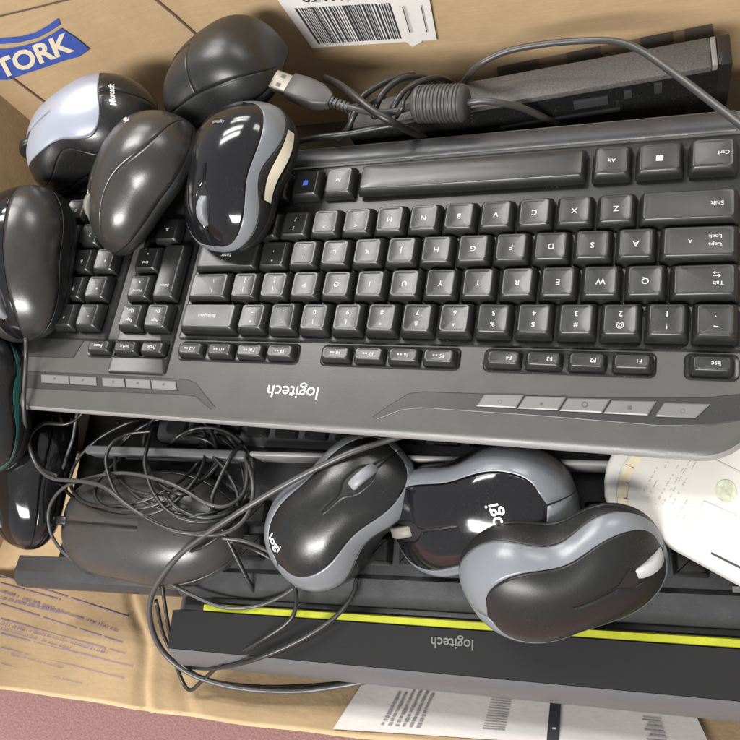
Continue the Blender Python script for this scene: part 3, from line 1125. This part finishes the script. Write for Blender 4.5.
def uprof(mb, prof, u0, u1, m=0, ends=0.25):
    """extrude a (v, z) profile along the box direction"""
    rings = []
    cv = sum(p[0] for p in prof) / len(prof)
    cz = sum(p[1] for p in prof) / len(prof)
    for u, k in ((u0, 0.86), (u0 + ends * 0.3, 0.95), (u0 + ends, 1.0), ((u0 + u1) / 2, 1), (u1 - ends, 1.0), (u1, 0.9)):
        rings.append([bx(u, cv + (v - cv) * (1 - (1 - k) * 0.25), cz + (z - cz) * k) for v, z in prof])
    loft(mb, rings, m)


mb = MB()
uprof(mb, [(-15.05, -6.15), (-15.35, -6.4), (-15.95, -7.6), (-16.0, -8.0), (-15.9, -8.6), (-12.0, -8.7), (-12.0, -6.9), (-14.9, -6.6)], UA0, UA1)
mb.build('front_edge', 'slab_light', kA, KO, angle=30)
mb = MB()
uprof(mb, [(-12.95, -6.0), (-15.02, -6.08), (-15.05, -6.5), (-12.9, -6.5)], UA0 + 0.1, UA1, ends=0.5)
pn = mb.build('glossy_panel', 'panel', kA, KO, angle=30)
mb = MB()
uprof(mb, [(-12.56, -5.92), (-12.86, -5.92), (-12.93, -6.3), (-12.50, -6.3)], UA0 + 2.2, UA1, ends=0.6)
mb.build('lime_stripe', 'lime', kA, KO, angle=30)
mb = MB()
uprof(mb, [(-7.0, -7.2), (-12.4, -6.5), (-12.4, -8.6), (-7.0, -8.8)], UA0 + 0.4, UA1)
mb.build('key_deck', 'well', kA, KO, angle=30)
mb = MB()
tp = at(452, 643, -6.0)
frame_text(mb, 'logitech', 0.70, Vector((tp.x, tp.y, -5.985)), -BU, -BV, 0, 0.01)
mb.build('lettering', 'media', pn, KO, smooth=False)

# plain dark keyboard behind it
kB = thing('keyboard', 'dark grey keyboard lying under the wired mice, its end resting on the printed flap', 'keyboard', KO)
mb = MB()
UB0, UB1 = -43.6, 12
uprof(mb, [(-11.2, -6.75), (-11.75, -6.9), (-12.15, -7.4), (-12.2, -8.2), (-11.9, -8.6), (-10.2, -8.6), (-10.2, -6.95), (-10.9, -6.85)], UB0, -30.2)
mb.build('end_panel', 'slab', kB, KO, angle=30)
mb = MB()
uprof(mb, [(-10.25, -7.1), (-10.25, -8.5), (0.5, -8.9), (0.5, -7.2)], UB0 + 3.2, -30.2)
mb.build('key_deck', 'well', kB, KO, angle=30)
mb = MB()
uprof(mb, [(-10.75, -5.75), (-11.6, -5.85), (-12.0, -6.2), (-12.2, -6.6), (-12.0, -7.6), (0.3, -8.6), (0.3, -6.2), (-10.5, -6.0)], -30.1, UB1)
mb.build('casing', 'slab', kB, KO, angle=30)
for i in range(22):
    for j in range(2):
        if i > 18 and j == 0:
            pass
        uk = -29 + i * 1.9
        if uk > 3:
            continue
        mb = MB()
        o = [(bx(uk + x, -9.25 + 1.9 * j + y, 0).x, bx(uk + x, -9.25 + 1.9 * j + y, 0).y) for x, y in rrect(1.6, 1.6, 0.2)]
        loft(mb, [ring(o, -6.1), ring(offset_poly(o, 0.1), -5.75), ring(offset_poly(o, 0.25), -5.55)], 0, False, True)
        mb.build('key', 'well', kB, KO, angle=40)
mb = MB()
uprof(mb, [(-10.35, -5.62), (-10.6, -5.62), (-10.6, -5.8), (-10.35, -5.8)], -0.8, 2.6, ends=0.05)
mb.build('printed_line', 'media', kB, KO, angle=30)

# thin keyboard with a silver edge under the big one
kC = thing('keyboard', 'thin black keyboard with a bright silver edge, sandwiched under the big grey keyboard', 'keyboard', (-20, 0, -6))
CO = (-20, 0, -6)
yawc = math.radians(2.0)


def cx_(u, v, z):
    return Vector((u * math.cos(yawc) - v * math.sin(yawc), u * math.sin(yawc) + v * math.cos(yawc), z))


mb = MB()
o = [(cx_(-18 + x, 0.3 + y, 0).x, cx_(-18 + x, 0.3 + y, 0).y) for x, y in rrect(28, 11.5, 0.6)]
slab(mb, o, -4.6, -6.6, 0.12)
mb.build('casing', 'slab', kC, CO, angle=30)
mb = MB()
c0, c1 = at(250, 453.5, -3.7), at(612, 463.5, -3.7)
cd = (c1 - c0).normalized()
cn = Vector((-cd.y, cd.x, 0))
o = [tuple((c0 + cd * (x + (c1 - c0).length / 2) + cn * y).xy) for x, y in rrect((c1 - c0).length, 0.30, 0.14)]
slab(mb, o, -3.6, -5.2, 0.1)
mb.build('silver_edge', 'trim', kC, CO, angle=30)
mb = MB()
c0, c1 = at(86, 449.5, -3.9), at(246, 455, -3.9)
cd = (c1 - c0).normalized()
cn = Vector((-cd.y, cd.x, 0))
o = [tuple((c0 + cd * (x + (c1 - c0).length / 2) + cn * y).xy) for x, y in rrect((c1 - c0).length, 0.55, 0.2)]
slab(mb, o, -3.8, -5.2, 0.12)
mb.build('grey_edge', 'slab_light', kC, CO, angle=30)  # left stretch of the silver edge, its shadow put into the grey colour
for i in range(14):
    mb = MB()
    c = cx_(-30.5 + i * 1.9, -4.1, 0)
    o = [(c.x + x, c.y + y) for x, y in rrect(1.6, 1.6, 0.2)]
    loft(mb, [ring(o, -4.7), ring(offset_poly(o, 0.15), -4.35)], 0, False, True)
    mb.build('key', 'well', kC, CO, angle=40)

# ================================================================== WHITE DEVICE
px = [(612, 452), (606.5, 464), (604, 480), (604.5, 496), (609, 507), (618, 515), (640, 527), (672, 546), (740, 583), (800, 616), (830, 560), (830, 420), (700, 405), (630, 425)]
ZW = -3.3
ol2 = [tuple(at(x, y, ZW).xy) for x, y in px]
if sum(ol2[i - 1][0] * ol2[i][1] - ol2[i][0] * ol2[i - 1][1] for i in range(len(ol2))) < 0:
    ol2 = ol2[::-1]
wd = thing('plastic_device', 'flat white plastic device with a rounded end and fine print, half under the grey keyboard', 'device', (at(680, 500, ZW).x, at(680, 500, ZW).y, ZW - 1.3))
WO = (at(680, 500, ZW).x, at(680, 500, ZW).y, ZW - 1.3)
mb = MB()
slab(mb, ol2, ZW, ZW - 1.3, 0.22, steps=4)
mb.build('casing', 'white_plastic', wd, WO, angle=45)


def wp(x, y, l=0.025):
    return at(x, y, ZW + l)


UPV = Vector((0, 0, 1))
mb = MB()
strip(mb, [wp(*p) for p in ((640, 452), (630, 466), (624, 482), (622, 498), (624, 508))], 0.42, 0, UPV)
mb.build('printed_stripe', 'amber', wd, WO, smooth=False)
mb = MB()
strip(mb, [wp(*p) for p in ((680, 540), (704, 501), (740, 517), (760, 526))], 0.05, 0, UPV)
strip(mb, [wp(*p) for p in ((705, 455), (740, 472), (760, 481))], 0.05, 0, UPV)
strip(mb, [wp(*p) for p in ((632, 452), (621, 468), (616, 490), (617, 505))], 0.04, 0, UPV)
for (x0, y0), (x1, y1) in (((657, 468), (642, 494)), ((678, 466), (655, 505)), ((684, 467), (661, 507)), ((690, 461), (666, 504)), ((697, 460), (672, 505)), ((668, 462), (646, 500)), ((688, 498), (676, 519)), ((694, 500), (681, 522))):
    n = 22
    for i in range(n):
        if random.random() < 0.42:
            continue
        a, b = lerp2((x0, y0), (x1, y1), i / n), lerp2((x0, y0), (x1, y1), (i + 0.75) / n)
        strip(mb, [wp(*a), wp(*b)], random.uniform(0.03, 0.07), 0, UPV)
mb.build('printed_text', 'ink_faint', wd, WO, smooth=False)
mb = MB()
c = wp(726, 491)
vs = [c + Vector((0.42 * math.cos(i * math.pi / 14), 0.5 * math.sin(i * math.pi / 14), 0)) for i in range(28)]
mb.add(vs, [tuple(range(28))])
mb.build('printed_mark', 'greenish', wd, WO, smooth=False)
mb = MB()
strip(mb, [wp(711, 553), wp(745, 570)], 0.09, 0, UPV)
mb.build('printed_bar', 'ink_black', wd, WO, smooth=False)

# ================================================================== SLAB STANDING ON EDGE AT THE BACK
za = -1.2
a0, a1 = at(345, 130, za), at(712, 66.5, za)
b1 = at(708, 37, za)
dU = (a1 - a0).normalized()
dV = Vector((-dU.y, dU.x, 0))
wdt = (b1 - a1).dot(dV)
Lb = (a1 - a0).length
sb = thing('keyboard', 'black keyboard standing on its long edge against the back wall, speckled grey edge upwards', 'keyboard', (a0 + dU * Lb / 2) + Vector((0, 0, -8)))
SO = tuple((a0 + dU * Lb / 2) + Vector((0, 0, -8)))


def sp(u, v, z):
    return a0 + dU * u + dV * v + Vector((0, 0, z - za))


def sbox(name, m, u0, u1, v0, v1, z0, z1, bev=0.08, parent=None):
    mb = MB()
    c = rrect(u1 - u0, v1 - v0, bev, 3)
    P = [((u0 + u1) / 2 + x, (v0 + v1) / 2 + y) for x, y in c]
    f = lambda o, z: [sp(x, y, z) for x, y in o]
    loft(mb, [f(P, z0), f(P, z1 - bev), f(offset_poly(P, bev * 0.3), z1 - bev * 0.3), f(offset_poly(P, bev), z1)])
    return mb.build(name, m, parent or sb, SO, angle=35)


sbox('casing', 'well', 0, Lb + 0.75, 0.02, wdt - 0.02, -9, za - 0.35)
sbox('grey_edge', 'fabric', 0.1, Lb, 0, wdt, za - 0.34, za)
sbox('end_cap', 'trim', Lb + 0.02, Lb + 0.28, 0.03, wdt - 0.03, za - 0.33, za + 0.02, 0.05)
sbox('end_block', 'black_soft', Lb + 0.30, Lb + 0.95, 0.0, wdt, za - 3.5, za + 0.02, 0.1)
for u0, u1, z0, z1, mm in ((Lb * 0.66, Lb * 0.75, -2.6, -2.05, 'slab'), (Lb * 0.79, Lb * 0.81, -2.4, -1.9, 'slab'), (Lb * 0.865, Lb * 0.885, -2.4, -1.7, 'slab'), (Lb * 0.45, Lb * 0.78, -3.3, -3.1, 'slab')):
    sbox('clip', mm, u0, u1, -0.12, 0.10, z0, z1, 0.03)
# dark bulky slab beneath, filling behind the big keyboard
mb = MB()
o = [(-12 + x, 14.0 + y) for x, y in rrect(38, 5.5, 0.6)]
slab(mb, o, -5.0, -7.5, 0.2)
t = tag(mb.build('keyboard', 'well', off=(-12, 14, -7.5), angle=30), 'black keyboard lying in the dark gap behind the big grey keyboard', 'keyboard')
# and the pile under it all
mb = MB()
o = [(-20 + x, 4 + y) for x, y in rrect(50, 22, 0.8)]
slab(mb, o, -9.2, -12.0, 0.2)
t = tag(mb.build('keyboard', 'well', off=(-20, 4, -12), angle=30), 'black keyboard at the bottom of the pile, mostly hidden', 'keyboard')

# ================================================================== PLUG, FERRITE AND CABLES
def cable(name, pts, r, label, m='cable', group=None, cat='cable', n=10):
    mb = MB()
    P = [at(*p) for p in pts]
    tube(mb, P, r, n=n, sub=8)
    return tag(mb.build(name, m, off=tuple(P[0])), label, cat, group)


# plug
pa, pb = at(274, 80, 1.8), at(338, 104, 1.0)
d = (pb - pa).normalized()
sx = Vector((0, 0, 1)).cross(d).normalized()
up = d.cross(sx)
PL = (pb - pa).length
pl = thing('usb_plug', 'grey plug with a steel tip, pointing at the propped black mouse', 'plug', pa)


def prism(mb, secs, m=0):
    rings = []
    for x, w_, h_ in secs:
        rings.append([pa + d * x + sx * a + up * b for a, b in rrect(w_, h_, min(w_, h_) * 0.25)])
    loft(mb, rings, m)


mb = MB()
prism(mb, [(0, 1.2, 0.45), (0.02, 1.24, 0.48), (1.25, 1.24, 0.48)])
tipo = mb.build('steel_tip', 'steel', pl, tuple(pa), angle=30)
mb = MB()
for sgn in (-1, 1):
    mb.add([pa + d * x + sx * (sgn * 0.3 + y) + up * 0.247 for x, y in ((0.45, -0.12), (0.75, -0.12), (0.75, 0.12), (0.45, 0.12))], [(0, 1, 2, 3)])
mb.build('hole', 'well', tipo, tuple(pa), smooth=False)
mb = MB()
prism(mb, [(1.2, 1.35, 0.7), (1.28, 1.5, 0.82), (2.2, 1.6, 0.9), (PL * 0.72, 1.45, 0.86), (PL * 0.86, 0.95, 0.7), (PL * 0.9, 0.7, 0.6)])
mb.build('grip', 'plug_grey', pl, tuple(pa), angle=40)
mb = MB()
for k in range(5):
    prism(mb, [(PL * 0.9 + k * 0.26, 0.52, 0.5), (PL * 0.9 + k * 0.26 + 0.16, 0.52, 0.5)])
    prism(mb, [(PL * 0.9 + k * 0.26 + 0.16, 0.36, 0.34), (PL * 0.9 + k * 0.26 + 0.27, 0.36, 0.34)])
mb.build('strain_relief', 'cable_grey', pl, tuple(pa), angle=40)

# ferrite bead
fa, fb = at(414, 104.5, 0.6), at(468, 103, 0.6)
dd = fb - fa
mb = MB()
n = 64
tube(mb, [fa + dd * (i / n) for i in range(n + 1)], 0.9, n=20, smooth=False,
     rad=lambda t: 1.0 * (0.62 + 0.38 * min(1, min(t, 1 - t) / 0.10) ** 0.5) - (0.07 if 0.15 < t < 0.88 and (t * 15) % 1 < 0.35 else 0))
tag(mb.build('ferrite_bead', 'ferrite', off=tuple(fa), angle=50), 'ribbed grey ferrite cylinder on the cable behind the space bar', 'ferrite bead')

CG = 'cable bundle behind the keyboard'
cable('cable', [(340, 105, 1.0), (356, 109, 0.9), (372, 112, 1.0), (392, 112, 0.8), (416, 105, 0.6)], 0.197, 'grey cable running from the steel tipped plug into the ribbed cylinder', 'cable_grey')
cable('cable', [(466, 103, 0.6), (482, 101, 0.6), (500, 103, 0.2), (522, 108, -0.8), (545, 118, -2.4), (560, 124, -4.0)], 0.180, 'grey cable leaving the ribbed ferrite cylinder and dropping behind the keyboard', 'cable_grey')
cable('cable', [(462, 84, -1.5), (478, 66, 0.2), (505, 52, 0.6), (545, 44, 0.8), (590, 40.5, 1.0), (618, 42, 1.4), (640, 50, 1.7), (668, 69, 2.0), (705, 97, 2.4), (745, 128, 2.8), (790, 165, 3.2)], 0.172, 'smooth grey cable arching along the back wall and down over the speckled grey edge', 'cable_grey', n=14)
cable('cable', [(325, 78, -0.2), (338, 84, 0.9), (352, 94, 1.6), (372, 110, 1.7), (392, 122, 1.2), (412, 132, -0.4), (425, 138, -1.5)], 0.213, 'dark cable crossing slantwise over the tied bundle', 'cable')
for i, (pts, lb) in enumerate((
    ([(349, 130, -0.8), (353, 116, 0.6), (362, 98, 1.1), (378, 86, 1.0), (396, 78, 0.6), (414, 74, 0.0)], 'black loop of the tied cable bundle, nearest the plug'),
    ([(374, 118, 0.2), (378, 102, 0.9), (388, 88, 1.1), (402, 79, 0.9), (420, 77, 0.0), (436, 80, -1.2)], 'black loop in the middle of the tied cable bundle'),
    ([(386, 122, 0.2), (394, 106, 0.8), (404, 92, 1.0), (418, 83, 0.8), (438, 78, 0.0), (450, 82, -1.4)], 'black loop of the tied cable bundle, touching the ribbed ferrite cylinder'),
    ([(300, 141, -0.6), (322, 137, 0.0), (348, 134, 0.1), (374, 129, 0.2), (398, 126, 0), (420, 134, -1.0)], 'black cable lying flat along the rim behind the space bar'),
    ([(338, 140, -0.8), (348, 128, 0.3), (356, 112, 0.8), (368, 104, 0.2), (384, 96, -0.6)], 'short black cable strand under the slanting dark cable'))):
    cable('cable', pts, 0.18, lb, 'cable', CG)
# clips the bundle together
cable('cable', [(396, 118, 0.8), (402, 108, 1.25), (404, 100, 1.3), (410, 92, 1.0)], 0.114, 'thin black tie round the cable bundle', 'cable', cat='cable tie')

TG = 'thin cables tangled over the worn grey mouse'
cable('cable', [(410, 434, -2.2), (385, 441, -2.0), (345, 455, -1.6), (292, 481, -1.9), (238, 513, -2.2), (186, 549, -3.2), (160, 579, -4.2), (150, 604, -5.2), (153, 632, -6.4), (168, 657, -7.6), (196, 676, -8.2), (240, 688, -8.6), (296, 691, -8.7), (345, 685, -8.6), (384, 677, -8.7), (400, 672, -9.0)], 0.164, 'thick grey cable sweeping in one wide arc down onto the flap', 'cable_grey', n=12)
cable('cable', [(156, 600, -5.2), (164, 636, -6.8), (180, 662, -7.8), (206, 679, -8.5), (250, 686, -8.9), (300, 686, -9.0), (352, 682, -9.0)], 0.108, 'thin black cable following inside the wide grey arc', 'cable')
cable('cable', [(140, 567, -5.2), (161, 578, -5.0), (192, 595, -5.4), (222, 607, -5.6), (252, 607, -5.8), (276, 599, -5.6), (296, 586, -5.2), (310, 568, -4.8)], 0.108, 'thin grey cable sagging towards the start of the lime stripe', 'cable_grey')
cable('cable', [(161, 576, -5.0), (166, 612, -6.2), (173, 650, -7.8), (181, 678, -9.0), (190, 690, -9.1), (203, 680, -8.5), (224, 662, -7.0), (262, 640, -5.6), (288, 622, -5.3), (296, 606, -5.2), (294, 586, -5.2), (278, 564, -5.2), (255, 550, -4.8), (230, 541, -3.6)], 0.117, 'thin black cable bent to a sharp point on the flap', 'cable')
cable('cable', [(186, 667, -8.6), (216, 668, -7.4), (256, 659, -5.7), (300, 640, -5.4), (334, 618, -5.4), (352, 596, -5.4), (357, 578, -5.4)], 0.125, 'thin black cable crossing over the glossy panel of the lime striped keyboard', 'cable')
cable('cable', [(26, 338, 0.9), (26, 362, 0.0), (24, 400, -0.3), (27, 436, -2.0), (36, 463, -3.2), (52, 478, -3.4), (80, 481, -2.9), (104, 487, -2.4), (126, 504, -2.2), (144, 516, -2.2), (178, 531, -2.3), (220, 534, -3.0), (246, 517, -3.4), (253, 483, -3.6), (241, 446, -4.4)], 0.125, 'thin grey cable hanging from the black banded charcoal mouse over the keyboard end', 'cable_grey')
cable('cable', [(228, 436, -4.6), (246, 462, -4.4), (244, 492, -3.8), (226, 506, -3.0), (206, 503, -2.6), (184, 490, -2.4), (160, 480, -2.4), (122, 473, -2.8), (86, 479, -3.2), (62, 489, -3.8), (49, 510, -4.8), (53, 538, -5.6), (74, 561, -6.0), (102, 569, -6.2), (134, 569, -5.8), (153, 574, -5.4)], 0.108, 'thin pale cable making a round loop past the end of the worn grey mouse', 'cable_grey')
cable('cable', [(152, 431, -3.8), (128, 434, -3.4), (112, 444, -3.0), (106, 462, -2.8), (115, 491, -2.4), (136, 512, -2.2), (168, 529, -2.1), (200, 533, -2.6), (232, 522, -3.6), (248, 500, -5.6)], 0.117, 'thin black cable in the outermost loop over the worn grey mouse', 'cable', TG)
cable('cable', [(153, 428, -3.8), (147, 448, -3.2), (145, 466, -2.8), (153, 492, -2.3), (172, 514, -2.1), (204, 522, -2.6), (230, 514, -3.4), (244, 490, -4.6), (240, 455, -5.0)], 0.117, 'thin black cable falling straight from the keyboard edge across the worn grey mouse', 'cable', TG)
cable('cable', [(206, 446, -4.2), (203, 465, -3.6), (192, 484, -2.9), (171, 505, -2.3), (140, 516, -2.3), (104, 512, -2.9), (74, 498, -4.4), (56, 478, -6.0)], 0.108, 'short black cable curving over the middle of the worn grey mouse', 'cable', TG)
cable('cable', [(242, 444, -4.0), (232, 455, -3.6), (218, 483, -3.2), (212, 505, -3.0), (226, 536, -3.8), (248, 580, -5.4), (256, 594, -6.4), (262, 606, -8.4)], 0.125, 'black cable running down past the tail of the worn grey mouse', 'cable', TG)
cable('cable', [(200, 444, -4.4), (214, 457, -3.9), (228, 474, -3.7), (238, 498, -3.7), (230, 525, -3.6), (206, 545, -3.4), (180, 556, -4.6), (170, 572, -6.6)], 0.108, 'thin black cable hooking round the tail of the worn grey mouse', 'cable', TG)
cable('cable', [(222, 538, -3.2), (244, 541, -3.6), (262, 548, -4.2), (281, 559, -4.8), (296, 578, -5.4), (312, 590, -6.8)], 0.117, 'thin grey cable leading from the tangle under the black rimmed mouse', 'cable_grey', TG)
cable('cable', [(86, 404, -3.2), (80, 416, -3.4), (66, 424, -3.2), (44, 424, -3.0), (31, 436, -3.0), (32, 452, -3.2), (42, 468, -3.4), (58, 476, -3.4)], 0.117, 'thin dark cable looping beside the glossy black mouse', 'cable')
cable('cable', [(80, 404, -3.2), (76, 420, -3.4), (73, 438, -4.0), (67, 456, -4.6), (62, 470, -5.4), (50, 486, -6.4)], 0.108, 'short pale cable dropping from the keyboard edge next to the glossy black mouse', 'cable_grey')
random.seed(5)
for k in range(6):
    cx0, cy0 = 158 + random.uniform(-22, 50), 458 + random.uniform(-10, 18)
    rx, ry, ph, tl = random.uniform(36, 74), random.uniform(26, 46), random.uniform(0, 6.28), random.uniform(-0.5, 0.3)
    pts = []
    for q in range(13):
        a = ph + q * 0.50
        x, y = rx * math.cos(a), ry * math.sin(a)
        px_, py_ = cx0 + x * math.cos(tl) - y * math.sin(tl), cy0 + x * math.sin(tl) + y * math.cos(tl)
        onm = max(0.0, 1 - ((px_ - 150) / 95) ** 2 - ((py_ - 525) / 62) ** 2)
        pts.append((px_, py_, -4.6 + 2.3 * onm ** 0.5 + 0.15 * k * 0.3 if onm > 0 else -4.6 + 0.1 * k))
    for e_ in (0, -1):
        pts[e_] = (pts[e_][0], pts[e_][1], -6.6)
    cable('cable', pts, 0.11, 'one of the fine black cables coiled over and behind the worn grey mouse', 'cable', 'fine cables coiled under the keyboard edge')
